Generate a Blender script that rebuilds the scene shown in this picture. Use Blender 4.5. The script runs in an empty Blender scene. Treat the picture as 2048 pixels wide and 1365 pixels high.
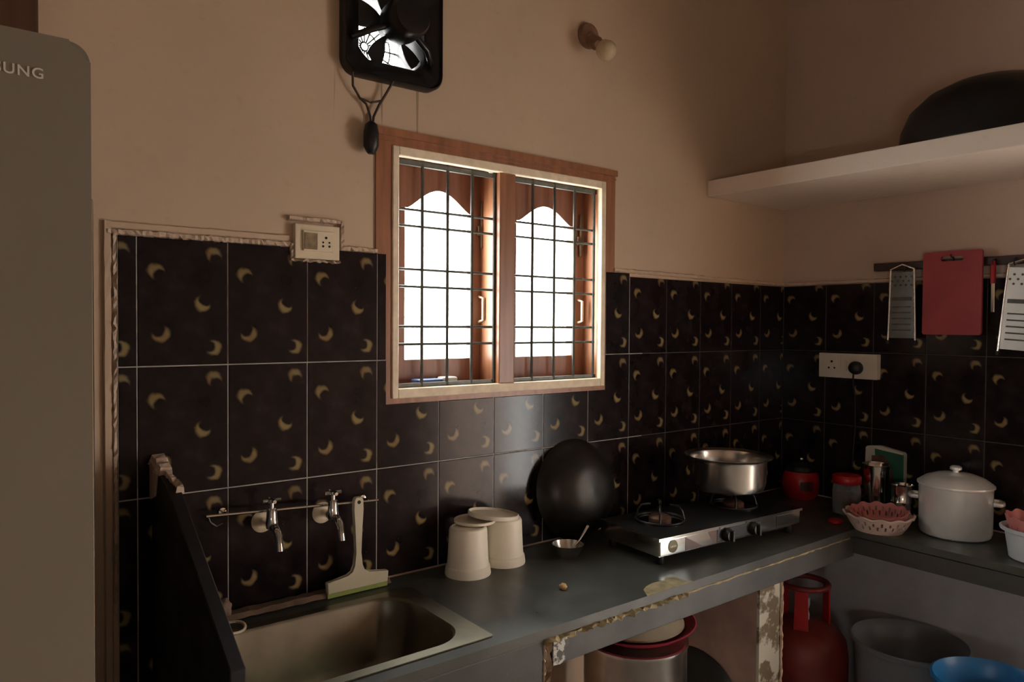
import bpy, bmesh, math, random
from mathutils import Vector, Matrix
random.seed(7)
S = bpy.context.scene
COL = S.collection
PI = math.pi

# ------------------------------------------------------------------ camera
CAM = Vector((0.0, -1.835, 1.555))
YAW, PITCH, ROLL, FPX = 0.653316, 0.022083, -0.006786, 1460.2
def cam_axes():
    cy, sy, cp, sp = math.cos(YAW), math.sin(YAW), math.cos(PITCH), math.sin(PITCH)
    f = Vector((sy*cp, cy*cp, -sp)); r = Vector((cy, -sy, 0)); d = f.cross(r)
    c, s = math.cos(ROLL), math.sin(ROLL)
    return c*r+s*d, -s*r+c*d, f
r_, d_, f_ = cam_axes()
cd = bpy.data.cameras.new('camera'); cam = bpy.data.objects.new('camera', cd); COL.objects.link(cam)
cam.matrix_world = Matrix(((r_.x, -d_.x, -f_.x, CAM.x), (r_.y, -d_.y, -f_.y, CAM.y), (r_.z, -d_.z, -f_.z, CAM.z), (0, 0, 0, 1)))
cd.sensor_width = 36.0; cd.lens = FPX/2048*36.0; cd.clip_start = 0.02
S.camera = cam

# ------------------------------------------------------------------ world, daylight, exposure
W = bpy.data.worlds.new('overcast'); S.world = W; W.use_nodes = True
bg = W.node_tree.nodes['Background']
bg.inputs[0].default_value = (1.0, 1.0, 0.97, 1); bg.inputs[1].default_value = 22.0
XL0 = -0.80
def portal(name, loc, rot, sx, sy):
    l = bpy.data.lights.new(name, 'AREA'); l.shape = 'RECTANGLE'; l.size = sx; l.size_y = sy
    l.cycles.is_portal = True
    o = bpy.data.objects.new(name, l); COL.objects.link(o); o.location = loc; o.rotation_euler = rot
portal('daylight_doorway', (3.0, -2.375, 0.93), (0, PI/2, 0), 1.86, 1.35)
portal('added_window_portal', (XL0-.1, -2.6, 1.09), (0, -PI/2, 0), 0.28, 0.6)  # sky light through the unseen side opening, added as fill
portal('daylight_window', (1.39, 0.16, 1.70), (-PI/2, 0, 0), 0.80, 0.64)
vs = S.view_settings
vs.view_transform = 'Standard'; vs.look = 'None'; vs.gamma = 1.0; vs.use_curve_mapping = False
vs.exposure = 0.0

# ------------------------------------------------------------------ materials
def ramp(nt, fac, stops):
    n = nt.nodes.new('ShaderNodeValToRGB'); e = n.color_ramp.elements
    while len(e) < len(stops): e.new(0.5)
    for k, (p, c) in enumerate(stops): e[k].position = p; e[k].color = (*c, 1)
    nt.links.new(fac, n.inputs[0]); return n.outputs[0]
def noise(nt, vec, scale, detail=4, rough=0.55):
    n = nt.nodes.new('ShaderNodeTexNoise'); n.inputs['Scale'].default_value = scale
    n.inputs['Detail'].default_value = detail; n.inputs['Roughness'].default_value = rough
    if vec is not None: nt.links.new(vec, n.inputs['Vector'])
    return n.outputs[0]
def math_(nt, op, a, b=None, clamp=False):
    n = nt.nodes.new('ShaderNodeMath'); n.operation = op; n.use_clamp = clamp
    for k, v in enumerate((a, b)):
        if v is None: continue
        if isinstance(v, (int, float)): n.inputs[k].default_value = v
        else: nt.links.new(v, n.inputs[k])
    return n.outputs[0]
def mixc(nt, fac, a, b):
    n = nt.nodes.new('ShaderNodeMix'); n.data_type = 'RGBA'
    if isinstance(fac, (int, float)): n.inputs[0].default_value = fac
    else: nt.links.new(fac, n.inputs[0])
    for k, v in ((6, a), (7, b)):
        if isinstance(v, tuple): n.inputs[k].default_value = (*v, 1)
        else: nt.links.new(v, n.inputs[k])
    return n.outputs[2]
def bump(nt, bsdf, h, strength=0.2, dist=0.01):
    b = nt.nodes.new('ShaderNodeBump'); b.inputs['Strength'].default_value = strength; b.inputs['Distance'].default_value = dist
    nt.links.new(h, b.inputs['Height']); nt.links.new(b.outputs[0], bsdf.inputs['Normal'])
def base(name):
    m = bpy.data.materials.new(name); m.use_nodes = True
    nt = m.node_tree; return m, nt, nt.nodes['Principled BSDF']
def coords(nt, kind='Object'):
    return nt.nodes.new('ShaderNodeTexCoord').outputs[kind]
def mat(name, col, rough=0.5, metal=0.0, var=0.12, scale=12, bmp=0.0, bscale=60, spec=0.5, trans=0.0, ior=1.45, coat=0.0):
    m, nt, b = base(name)
    v = coords(nt)
    dark = tuple(c*(1-var) for c in col); lite = tuple(min(1, c*(1+var)) for c in col)
    c = ramp(nt, noise(nt, v, scale), [(0.3, dark), (0.7, lite)])
    nt.links.new(c, b.inputs['Base Color'])
    b.inputs['Roughness'].default_value = rough; b.inputs['Metallic'].default_value = metal
    b.inputs['Specular IOR Level'].default_value = spec
    b.inputs['Transmission Weight'].default_value = trans; b.inputs['IOR'].default_value = ior
    b.inputs['Coat Weight'].default_value = coat
    if bmp: bump(nt, b, noise(nt, v, bscale, 3), bmp, 0.004)
    return m

def wall_paint(name, col, sooty=False):
    m, nt, b = base(name); v = coords(nt)
    c = ramp(nt, noise(nt, v, 1.6, 5), [(0.25, tuple(k*0.90 for k in col)), (0.75, tuple(min(1, k*1.07) for k in col))])
    c = mixc(nt, math_(nt, 'MULTIPLY', ramp(nt, noise(nt, v, 26, 3), [(0.60, (0, 0, 0)), (0.72, (1, 1, 1))]), 0.10), c, (0.30, 0.20, 0.13))
    if sooty:                                   # soot drips that ran down below the exhaust fan
        sp = nt.nodes.new('ShaderNodeSeparateXYZ'); nt.links.new(v, sp.inputs[0])
        mp = nt.nodes.new('ShaderNodeMapping'); nt.links.new(v, mp.inputs[0]); mp.inputs['Scale'].default_value = (75, 1, 2.0)
        st = ramp(nt, noise(nt, mp.outputs[0], 1.0, 2), [(0.60, (0, 0, 0)), (0.66, (1, 1, 1))])
        def band(x, a, bb, s):
            f1 = nt.nodes.new('ShaderNodeMapRange'); f1.inputs[1].default_value = a-s; f1.inputs[2].default_value = a+s; nt.links.new(x, f1.inputs[0])
            f2 = nt.nodes.new('ShaderNodeMapRange'); f2.inputs[1].default_value = bb-s; f2.inputs[2].default_value = bb+s; nt.links.new(x, f2.inputs[0])
            return math_(nt, 'SUBTRACT', f1.outputs[0], f2.outputs[0], True)
        k = math_(nt, 'MULTIPLY', band(sp.outputs[0], 0.80, 1.08, 0.03), band(sp.outputs[2], 2.08, 2.26, 0.04))
        c = mixc(nt, math_(nt, 'MULTIPLY', math_(nt, 'MULTIPLY', k, st), 0.55), c, (0.10, 0.06, 0.035))
    nt.links.new(c, b.inputs['Base Color']); b.inputs['Roughness'].default_value = 0.6
    b.inputs['Specular IOR Level'].default_value = 0.3
    bump(nt, b, noise(nt, v, 55, 3), 0.12, 0.004)
    return m

def tile_mat():
    m, nt, b = base('printed_dark_tile')
    tc = nt.nodes.new('ShaderNodeTexCoord')
    mp = nt.nodes.new('ShaderNodeMapping'); nt.links.new(tc.outputs['UV'], mp.inputs[0]); mp.inputs['Scale'].default_value = (1, 1.5, 1)
    oi = nt.nodes.new('ShaderNodeObjectInfo')
    # wobble so that the crescents look hand-sponged
    nz = nt.nodes.new('ShaderNodeTexNoise'); nz.inputs['Scale'].default_value = 7; nt.links.new(mp.outputs[0], nz.inputs['Vector'])
    wob = nt.nodes.new('ShaderNodeVectorMath'); wob.operation = 'MULTIPLY_ADD'
    nt.links.new(nz.outputs['Color'], wob.inputs[0]); wob.inputs[1].default_value = (0.07, 0.07, 0); nt.links.new(mp.outputs[0], wob.inputs[2])
    def dist(cx, cy):
        n = nt.nodes.new('ShaderNodeVectorMath'); n.operation = 'DISTANCE'
        nt.links.new(wob.outputs[0], n.inputs[0]); n.inputs[1].default_value = (cx+0.035, cy+0.035, 0); 
        return n.outputs['Value']
    def step(x, a, bb):
        n = nt.nodes.new('ShaderNodeMapRange'); n.interpolation_type = 'SMOOTHSTEP'
        n.inputs[1].default_value = a; n.inputs[2].default_value = bb; nt.links.new(x, n.inputs[0]); return n.outputs[0]
    tot = None
    for u, v, th, amp in ((.20, .74, -50, .8), (.84, .89, -65, .75), (.71, .49, 55, 1.0), (.25, .25, 120, .9), (.83, .14, 165, .9)):
        cx, cy = u, v*1.5; t = math.radians(th); ra = 0.094
        a = step(dist(cx, cy), ra*1.18, ra*0.66)
        bb = step(dist(cx+math.cos(t)*ra*0.62, cy+math.sin(t)*ra*0.62), ra*0.62, ra*1.0)
        k = math_(nt, 'MULTIPLY', math_(nt, 'MULTIPLY', a, bb), amp)
        tot = k if tot is None else math_(nt, 'ADD', tot, k)
    ground = ramp(nt, noise(nt, wob.outputs[0], 3.2, 3), [(0.3, (0.006, 0.0045, 0.005)), (0.55, (0.016, 0.010, 0.011)), (0.8, (0.030, 0.022, 0.026))])
    gold = ramp(nt, noise(nt, wob.outputs[0], 4.0, 2), [(0.3, (0.36, 0.22, 0.11)), (0.5, (0.40, 0.31, 0.13)), (0.7, (0.37, 0.31, 0.20))])
    c = mixc(nt, math_(nt, 'MULTIPLY', tot, 0.75, True), ground, gold)
    nt.links.new(c, b.inputs['Base Color'])
    b.inputs['Roughness'].default_value = 0.16; b.inputs['Specular IOR Level'].default_value = 0.22
    bump(nt, b, noise(nt, coords(nt), 14, 2), 0.06, 0.003)
    return m

def granite(name, col, rough, fleck=0.5, spec=0.5):
    m, nt, b = base(name); v = coords(nt)
    c = ramp(nt, noise(nt, v, 5, 5), [(0.3, tuple(k*0.7 for k in col)), (0.7, tuple(k*1.25 for k in col))])
    c = mixc(nt, math_(nt, 'MULTIPLY', ramp(nt, noise(nt, v, 140, 2), [(0.62, (0, 0, 0)), (0.72, (1, 1, 1))]), 0.25*fleck), c, (0.22, 0.22, 0.20))
    nt.links.new(c, b.inputs['Base Color'])
    r = ramp(nt, noise(nt, v, 7, 3), [(0.3, (rough*0.8,)*3), (0.7, (min(1, rough*1.3),)*3)])
    nt.links.new(r, b.inputs['Roughness']); b.inputs['Specular IOR Level'].default_value = spec
    return m
def peeling(name, paint, under, lo=0.48, hi=0.54, scale=9, rough=0.7):
    m, nt, b = base(name); v = coords(nt)
    k = ramp(nt, noise(nt, v, scale, 6, 0.6), [(lo, (0, 0, 0)), (hi, (1, 1, 1))])
    nt.links.new(mixc(nt, k, paint, under), b.inputs['Base Color']); b.inputs['Roughness'].default_value = rough
    bump(nt, b, k, 0.4, 0.003); return m
def wood(name, col, rough=0.35):
    m, nt, b = base(name); v = coords(nt)
    mp = nt.nodes.new('ShaderNodeMapping'); nt.links.new(v, mp.inputs[0]); mp.inputs['Scale'].default_value = (30, 30, 3)
    c = ramp(nt, noise(nt, mp.outputs[0], 1.5, 4), [(0.3, tuple(k*0.75 for k in col)), (0.7, tuple(k*1.2 for k in col))])
    nt.links.new(c, b.inputs['Base Color']); b.inputs['Roughness'].default_value = rough
    return m
def pane_mat():
    m = bpy.data.materials.new('window_glass'); m.use_nodes = True; nt = m.node_tree
    nt.nodes.remove(nt.nodes['Principled BSDF']); out = nt.nodes['Material Output']
    t = nt.nodes.new('ShaderNodeBsdfTransparent'); t.inputs[0].default_value = (0.95, 0.97, 0.96, 1)
    g = nt.nodes.new('ShaderNodeBsdfGlossy'); g.inputs['Roughness'].default_value = 0.05
    x = nt.nodes.new('ShaderNodeMixShader'); x.inputs[0].default_value = 0.06
    nt.links.new(t.outputs[0], x.inputs[1]); nt.links.new(g.outputs[0], x.inputs[2]); nt.links.new(x.outputs[0], out.inputs[0]); return m
def clear(name, col, mixf=0.25, rough=0.1):
    m = bpy.data.materials.new(name); m.use_nodes = True; nt = m.node_tree; b = nt.nodes['Principled BSDF']
    b.inputs['Base Color'].default_value = (*col, 1); b.inputs['Roughness'].default_value = rough
    t = nt.nodes.new('ShaderNodeBsdfTransparent'); x = nt.nodes.new('ShaderNodeMixShader')
    lw = nt.nodes.new('ShaderNodeLayerWeight'); lw.inputs[0].default_value = 0.4
    f = math_(nt, 'ADD', lw.outputs['Facing'], mixf, True)
    nt.links.new(f, x.inputs[0]); nt.links.new(t.outputs[0], x.inputs[1]); nt.links.new(b.outputs[0], x.inputs[2])
    nt.links.new(x.outputs[0], nt.nodes['Material Output'].inputs[0]); return m

def curtain_mat():
    m = bpy.data.materials.new('thin_pink_curtain'); m.use_nodes = True; nt = m.node_tree
    nt.nodes.remove(nt.nodes['Principled BSDF'])
    v = coords(nt); c = ramp(nt, noise(nt, v, 9, 3), [(0.3, (0.64, 0.50, 0.42)), (0.7, (0.78, 0.62, 0.53))])
    d = nt.nodes.new('ShaderNodeBsdfDiffuse'); t = nt.nodes.new('ShaderNodeBsdfTranslucent'); x = nt.nodes.new('ShaderNodeMixShader'); x.inputs[0].default_value = 0.7
    nt.links.new(c, d.inputs[0]); nt.links.new(c, t.inputs[0]); nt.links.new(d.outputs[0], x.inputs[1]); nt.links.new(t.outputs[0], x.inputs[2])
    nt.links.new(x.outputs[0], nt.nodes['Material Output'].inputs[0]); return m

M = dict(
    wall=wall_paint('beige_wall_paint', (0.61, 0.468, 0.335), True),
    wallr=wall_paint('dull_wall_paint', (0.60, 0.46, 0.37)),
    shelf=wall_paint('pale_shelf_paint', (0.78, 0.66, 0.56)),
    limewash=mat('grey_limewash', (0.40, 0.42, 0.46), 0.8, var=0.12, scale=6),
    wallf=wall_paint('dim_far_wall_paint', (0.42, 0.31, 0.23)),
    curtain=curtain_mat(),
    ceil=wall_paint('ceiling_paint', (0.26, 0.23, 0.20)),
    floor=mat('floor_stone', (0.26, 0.24, 0.21), 0.4, var=0.2, scale=5),
    tile=tile_mat(),
    grout=mat('grout', (0.42, 0.40, 0.37), 0.8, var=0.2, scale=30),
    grout_dark=mat('dark_grout', (0.06, 0.055, 0.05), 0.6, var=0.3, scale=20),  # darker grout for the right wall and right end of the back wall
    plaster=mat('raw_plaster', (0.58, 0.45, 0.34), 0.85, var=0.15, scale=40, bmp=0.5, bscale=80),
    cement=mat('yellowed_cement', (0.33, 0.27, 0.15), 0.85, var=0.35, scale=30, bmp=0.6, bscale=70),
    counter=granite('dark_green_stone', (0.065, 0.068, 0.060), 0.34),
    apron=granite('grey_stone_face', (0.056, 0.056, 0.053), 0.45, 0.3),
    black_stone=granite('black_stone', (0.006, 0.006, 0.009), 0.5, 0.1),
    pillar=mat('pinkish_brown_plaster', (0.36, 0.25, 0.21), 0.8, var=0.2, scale=8),
    peel=peeling('peeling_whitewash', (0.50, 0.49, 0.40), (0.16, 0.12, 0.07), 0.50, 0.56, 12),
    chips=peeling('chipped_white_paint', (0.50, 0.50, 0.46), (0.09, 0.09, 0.08), 0.49, 0.53, 45),
    rust=mat('brown_raw_edge', (0.13, 0.08, 0.045), 0.9, var=0.4, scale=40),
    frame=wood('brown_window_wood', (0.34, 0.145, 0.072), 0.34),
    shutter=wood('shutter_wood', (0.25, 0.105, 0.060), 0.4),
    cream_paint=mat('cream_frame_paint', (0.88, 0.75, 0.55), 0.5, var=0.12, scale=30),
    iron=mat('grey_iron', (0.10, 0.10, 0.09), 0.45, 0.5, var=0.2, scale=40),
    pane=pane_mat(),
    trim=wood('dark_wood_trim', (0.10, 0.045, 0.022), 0.5),
    fridge=mat('grey_fridge_steel', (0.19, 0.172, 0.133), 0.42, 0.1, var=0.05, scale=3),
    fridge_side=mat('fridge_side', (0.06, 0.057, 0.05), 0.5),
    chrome=mat('chrome', (0.75, 0.74, 0.70), 0.12, 1.0, var=0.04),
    steel=mat('brushed_steel', (0.62, 0.60, 0.56), 0.24, 1.0, var=0.08, scale=20),
    sinksteel=mat('dull_sink_steel', (0.27, 0.245, 0.19), 0.38, 1.0, var=0.14, scale=14),
    alu=mat('aluminium', (0.92, 0.96, 0.95), 0.30, 0.45, var=0.06, scale=14),
    dullmetal=mat('dull_grey_metal', (0.17, 0.19, 0.19), 0.35, 0.4, var=0.15, scale=20),
    letters=mat('silver_letters', (0.62, 0.61, 0.58), 0.35, 0.2, var=0.02),
    fanblack=mat('black_fan_plastic', (0.012, 0.010, 0.010), 0.28, var=0.2),
    black=mat('black_plastic', (0.012, 0.012, 0.012), 0.4, var=0.2),
    blackiron=mat('seasoned_black_iron', (0.018, 0.016, 0.015), 0.42, 0.35, var=0.3, scale=10),
    wokiron=mat('worn_black_wok', (0.03, 0.027, 0.024), 0.36, 0.6, var=0.35, scale=7),
    wire=mat('dark_wire', (0.05, 0.03, 0.022), 0.6),
    bulbholder=mat('old_bakelite', (0.26, 0.15, 0.085), 0.45, var=0.3, scale=30),
    bulb=mat('frosted_bulb', (0.62, 0.50, 0.33), 0.22, var=0.03),
    white=mat('white_plastic', (0.66, 0.62, 0.54), 0.4, var=0.05),
    cup=mat('cream_white_plastic', (0.92, 0.85, 0.70), 0.42, var=0.04),
    ivory=mat('ivory_plastic', (0.74, 0.64, 0.46), 0.45, var=0.08),
    dirty=mat('grimy_switch', (0.27, 0.20, 0.11), 0.6, var=0.3, scale=60),
    hole=mat('dark_hole', (0.01, 0.008, 0.006), 0.8),
    squeegee=mat('cream_squeegee_plastic', (0.58, 0.53, 0.38), 0.45, var=0.05),
    rubber=mat('green_rubber', (0.26, 0.33, 0.08), 0.6),
    red=mat('red_plastic', (0.36, 0.012, 0.014), 0.35, var=0.15),
    board=mat('dark_red_board', (0.36, 0.048, 0.06), 0.5, var=0.12, scale=8),
    redpaint=mat('dull_red_paint', (0.17, 0.024, 0.018), 0.45, var=0.2, scale=10),
    pink=mat('pink_plastic', (0.56, 0.20, 0.19), 0.45, var=0.1),
    pinkplate=mat('crimson_plate', (0.40, 0.045, 0.075), 0.35, var=0.1),
    maroon=mat('maroon_plastic', (0.22, 0.018, 0.05), 0.4),
    basketw=mat('pale_pink_plastic', (0.66, 0.52, 0.46), 0.5, var=0.06),
    green=mat('green_print', (0.025, 0.12, 0.075), 0.35, var=0.2),
    cardw=mat('white_card', (0.55, 0.55, 0.48), 0.5),
    pictb=mat('brown_print', (0.12, 0.05, 0.045), 0.4, var=0.4, scale=40),
    blue=mat('blue_plastic', (0.02, 0.16, 0.38), 0.35, var=0.1),
    palewash=mat('pale_blue_white_plastic', (0.58, 0.62, 0.66), 0.4, var=0.05),
    tub=clear('cloudy_tub_plastic', (0.22, 0.25, 0.29), 0.55, 0.3),
    glass=clear('jar_glass', (0.35, 0.36, 0.36), 0.12, 0.06),
    spice=mat('brown_spice', (0.10, 0.045, 0.03), 0.8, var=0.4, scale=60),
    greendisc=mat('dark_tray', (0.03, 0.034, 0.034), 0.4, 0.2),
    rust_burner=mat('rusty_burner', (0.12, 0.06, 0.04), 0.55, 0.4, var=0.4, scale=40),
    olive=mat('olive_badge', (0.09, 0.075, 0.03), 0.35, 0.3),
    badge=mat('badge_marks', (0.55, 0.52, 0.40), 0.4),
    brownreflection=mat('brown_reflection', (0.11, 0.06, 0.045), 0.3),
    gold=mat('pale_golden_food', (0.62, 0.42, 0.18), 0.45, var=0.25, scale=80),
    scrub=mat('brown_scrub_cloth', (0.20, 0.13, 0.10), 0.9, var=0.4, scale=50, bmp=0.6, bscale=120),
    bluepack=mat('blue_wrapper', (0.10, 0.16, 0.36), 0.35),
    wet=mat('brown_cement_ledge', (0.17, 0.11, 0.07), 0.7, var=0.35, scale=14, bmp=0.4, bscale=40),
    maroonrail=mat('dark_rail', (0.035, 0.018, 0.016), 0.4),
)

# ------------------------------------------------------------------ mesh helpers
def link(name, bm, m, parent=None, smooth=None, loc=(0, 0, 0), rot=(0, 0, 0)):
    bmesh.ops.recalc_face_normals(bm, faces=bm.faces[:])
    me = bpy.data.meshes.new(name); bm.to_mesh(me); bm.free()
    me.materials.append(M[m] if isinstance(m, str) else m)
    if smooth is not None:
        me.shade_smooth(); me.set_sharp_from_angle(angle=math.radians(smooth))
    o = bpy.data.objects.new(name, me); COL.objects.link(o)
    o.location = loc; o.rotation_euler = rot
    if parent is not None: o.parent = parent
    return o
def tag(o, label, cat, group=None, kind=None):
    o['label'] = label; o['category'] = cat
    if group: o['group'] = group
    if kind: o['kind'] = kind
    return o
def struct(o, label=None, cat=None):
    o['kind'] = 'structure'
    if label: o['label'] = label
    if cat: o['category'] = cat
    return o
def empty(name, loc=(0, 0, 0), rz=0.0, label=None, cat=None, group=None):
    o = bpy.data.objects.new(name, None); o.empty_display_size = 0.05; COL.objects.link(o)
    o.location = loc; o.rotation_euler = (0, 0, rz)
    if label: tag(o, label, cat, group)
    return o
def NB(): return bmesh.new()
def box(bm, x0, x1, y0, y1, z0, z1):
    v = [bm.verts.new(p) for p in ((x0, y0, z0), (x1, y0, z0), (x1, y1, z0), (x0, y1, z0), (x0, y0, z1), (x1, y0, z1), (x1, y1, z1), (x0, y1, z1))]
    for f in ((0, 3, 2, 1), (4, 5, 6, 7), (0, 1, 5, 4), (1, 2, 6, 5), (2, 3, 7, 6), (3, 0, 4, 7)): bm.faces.new([v[i] for i in f])
    return v
def bbox(x0, x1, y0, y1, z0, z1, bev=0.003, seg=2):
    bm = NB(); box(bm, x0, x1, y0, y1, z0, z1)
    bmesh.ops.bevel(bm, geom=bm.edges[:]+bm.verts[:], offset=bev, segments=seg, profile=0.7, affect='EDGES'); return bm
def lathe(bm, prof, n=40, c=(0, 0, 0), axis='z', mod=None, cap=True):
    rings = []
    for k, (r, z) in enumerate(prof):
        ring = []
        for i in range(n):
            a = 2*PI*i/n; rr, zz = (r, z) if mod is None else mod(k, a, r, z)
            p = (rr*math.cos(a), rr*math.sin(a), zz)
            if axis == 'y': p = (p[0], -p[2], p[1])      # +z of the profile points to -y
            elif axis == 'x': p = (-p[2], p[0], p[1])    # +z of the profile points to -x
            ring.append(bm.verts.new((p[0]+c[0], p[1]+c[1], p[2]+c[2])))
        rings.append(ring)
    for a, b in zip(rings, rings[1:]):
        for i in range(n): bm.faces.new((a[i], a[(i+1) % n], b[(i+1) % n], b[i]))
    if cap:
        for ring, (r, z) in ((rings[0], prof[0]), (rings[-1], prof[-1])): bm.faces.new(ring)
    return rings
def tube(bm, pts, r, n=10, closed=False):
    pts = [Vector(p) for p in pts]; rings = []
    N = len(pts); up = None
    for k, p in enumerate(pts):
        if closed: t = pts[(k+1) % N]-pts[k-1]
        else: t = pts[min(k+1, N-1)]-pts[max(k-1, 0)]
        t.normalize()
        if up is None:
            up = Vector((0, 0, 1)) if abs(t.z) < 0.9 else Vector((1, 0, 0))
        u = (up-t*up.dot(t)).normalized(); w = t.cross(u); up = u
        rr = r[k] if isinstance(r, (list, tuple)) else r
        rings.append([bm.verts.new(p+u*rr*math.cos(2*PI*i/n)+w*rr*math.sin(2*PI*i/n)) for i in range(n)])
    seq = list(zip(rings, rings[1:]))
    if closed: seq.append((rings[-1], rings[0]))
    for a, b in seq:
        for i in range(n): bm.faces.new((a[i], a[(i+1) % n], b[(i+1) % n], b[i]))
    if not closed: bm.faces.new(rings[0]); bm.faces.new(rings[-1])
def prism(bm, pts, axis, a, b):
    """extrude a 2-D outline along an axis ('x','y','z') between a and b"""
    def P(p, t):
        return {'x': (t, p[0], p[1]), 'y': (p[0], t, p[1]), 'z': (p[0], p[1], t)}[axis]
    A = [bm.verts.new(P(p, a)) for p in pts]; B = [bm.verts.new(P(p, b)) for p in pts]
    bm.faces.new(A); bm.faces.new(B[::-1]); n = len(pts)
    for i in range(n): bm.faces.new((A[i], A[(i+1) % n], B[(i+1) % n], B[i]))
def arcpts(cx, cy, r, a0, a1, n):
    return [(cx+r*math.cos(math.radians(a0+(a1-a0)*i/n)), cy+r*math.sin(math.radians(a0+(a1-a0)*i/n))) for i in range(n+1)]
def rrect(x0, x1, y0, y1, r, n=6):
    return arcpts(x1-r, y0+r, r, -90, 0, n)+arcpts(x1-r, y1-r, r, 0, 90, n)+arcpts(x0+r, y1-r, r, 90, 180, n)+arcpts(x0+r, y0+r, r, 180, 270, n)
def rough_strip(bm, a, b, w, h, n, jit, axis_out=(0, -1, 0)):
    """an irregular bead of plaster from a to b; w across, h proud"""
    a, b = Vector(a), Vector(b); t = (b-a).normalized(); o = Vector(axis_out); s = t.cross(o).normalized()
    prev = None
    for k in range(n+1):
        p = a.lerp(b, k/n); j = lambda q: 1+random.uniform(-q, q)
        ring = [p-s*w*0.5*j(jit), p-s*w*0.3*j(jit)+o*h*j(jit), p+s*w*0.3*j(jit)+o*h*j(jit), p+s*w*0.5*j(jit)]
        ring = [bm.verts.new(q) for q in ring]
        if prev:
            for i in range(3): bm.faces.new((prev[i], prev[i+1], ring[i+1], ring[i]))
            bm.faces.new((prev[3], prev[0], ring[0], ring[3]))
        else: bm.faces.new(ring)
        prev = ring
    bm.faces.new(prev[::-1])

XR = 2.91          # right wall
CZ = 0.84          # counter top
XL, YF, ZC = -0.80, -3.30, 3.25

# ------------------------------------------------------------------ room shell
def wall_grid(bm, us, vs_, hole, put, t0, t1):
    for u0, u1 in zip(us, us[1:]):
        for v0, v1 in zip(vs_, vs_[1:]):
            if hole((u0+u1)/2, (v0+v1)/2): continue
            if put == 'y': box(bm, u0, u1, t0, t1, v0, v1)
            else: box(bm, t0, t1, u0, u1, v0, v1)
WX0, WX1, WZ0, WZ1 = 0.935, 1.845, 1.325, 2.082       # window hole
FX, FZ = 0.972, 2.375                                  # exhaust fan centre
def back_hole(x, z): return (WX0 < x < WX1 and WZ0 < z < WZ1) or (FX-.13 < x < FX+.13 and FZ-.13 < z < FZ+.13)
bm = NB()
wall_grid(bm, sorted([XL-.2, WX0, WX1, FX-.13, FX+.13, XR+.2]), sorted([0, WZ0, WZ1, FZ-.13, FZ+.13, ZC]), back_hole, 'y', 0.0, 0.2)
wall_back = struct(link('wall_back', bm, 'wall'))
DY0, DY1, DZ = -3.05, -1.70, 1.86
bm = NB()
wall_grid(bm, [YF, DY0, DY1, 0.0], [0, DZ, ZC], lambda y, z: DY0 < y < DY1 and z < DZ, 'x', XR, XR+.2)
wall_right = struct(link('wall_right', bm, 'wallr'))
bm = NB(); wall_grid(bm, [YF, -2.9, -2.3, 0.0], [0, .95, 1.23, ZC], lambda y, z: -2.9 < y < -2.3 and .95 < z < 1.23, 'x', XL-.2, XL); struct(link('wall_left', bm, 'wallr'))
bm = NB(); box(bm, XL-.06, XL+.015, -2.9, -2.87, .95, 1.23); box(bm, XL-.06, XL+.015, -2.33, -2.3, .95, 1.23); box(bm, XL-.06, XL+.015, -2.87, -2.33, .95, .98); box(bm, XL-.06, XL+.015, -2.87, -2.33, 1.20, 1.23)
struct(link('added_fill_window', bm, 'frame'), 'wooden frame of an added side window for fill light', 'window')  # opening added out of view to brighten the fridge and walls
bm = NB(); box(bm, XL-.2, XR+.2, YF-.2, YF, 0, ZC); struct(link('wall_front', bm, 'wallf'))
bm = NB(); box(bm, XL-.2, XR+1.8, YF-.2, 0.2, -0.1, 0); struct(link('floor', bm, 'floor'))
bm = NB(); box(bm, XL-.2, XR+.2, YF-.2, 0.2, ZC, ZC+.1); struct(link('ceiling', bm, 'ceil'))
# wooden frame of the doorway that lets the daylight in
bm = NB(); box(bm, XR-.015, XR+.2, DY1-.06, DY1, 0, DZ); box(bm, XR-.015, XR+.2, DY0, DY0+.06, 0, DZ); box(bm, XR-.015, XR+.2, DY0, DY1, DZ-.06, DZ)
struct(link('door_1', bm, 'trim'), 'dark wooden frame of the open doorway', 'doorway')
# thin curtain drawn over most of the doorway
cur = empty('door_curtain', (XR+.05, -2.54, 0), 0, 'thin pinkish curtain drawn across part of the open doorway', 'curtain')
bm = NB(); N = 72; top = []; bot = []
for i in range(N+1):
    y = -.46+.92*i/N; x = .022*math.sin(i*.9)+.008*math.sin(i*2.3)
    bot.append(bm.verts.new((x*1.3, y, .06))); top.append(bm.verts.new((x, y, 1.77)))
for i in range(N): bm.faces.new((bot[i], bot[i+1], top[i+1], top[i]))
link('cloth', bm, 'curtain', cur, 80)
bm = NB(); tube(bm, [(0, -.47, 1.775), (0, .80, 1.775)], .009, 8); link('curtain_rod', bm, 'iron', cur, 40)
# dark wooden post on the back wall above the fridge
bm = bbox(XL+.02, 0.145, -0.03, 0.0, 0, 2.7, .004)
struct(link('trim_1', bm, 'trim'), 'dark brown wooden trim behind the fridge', 'trim')

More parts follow.
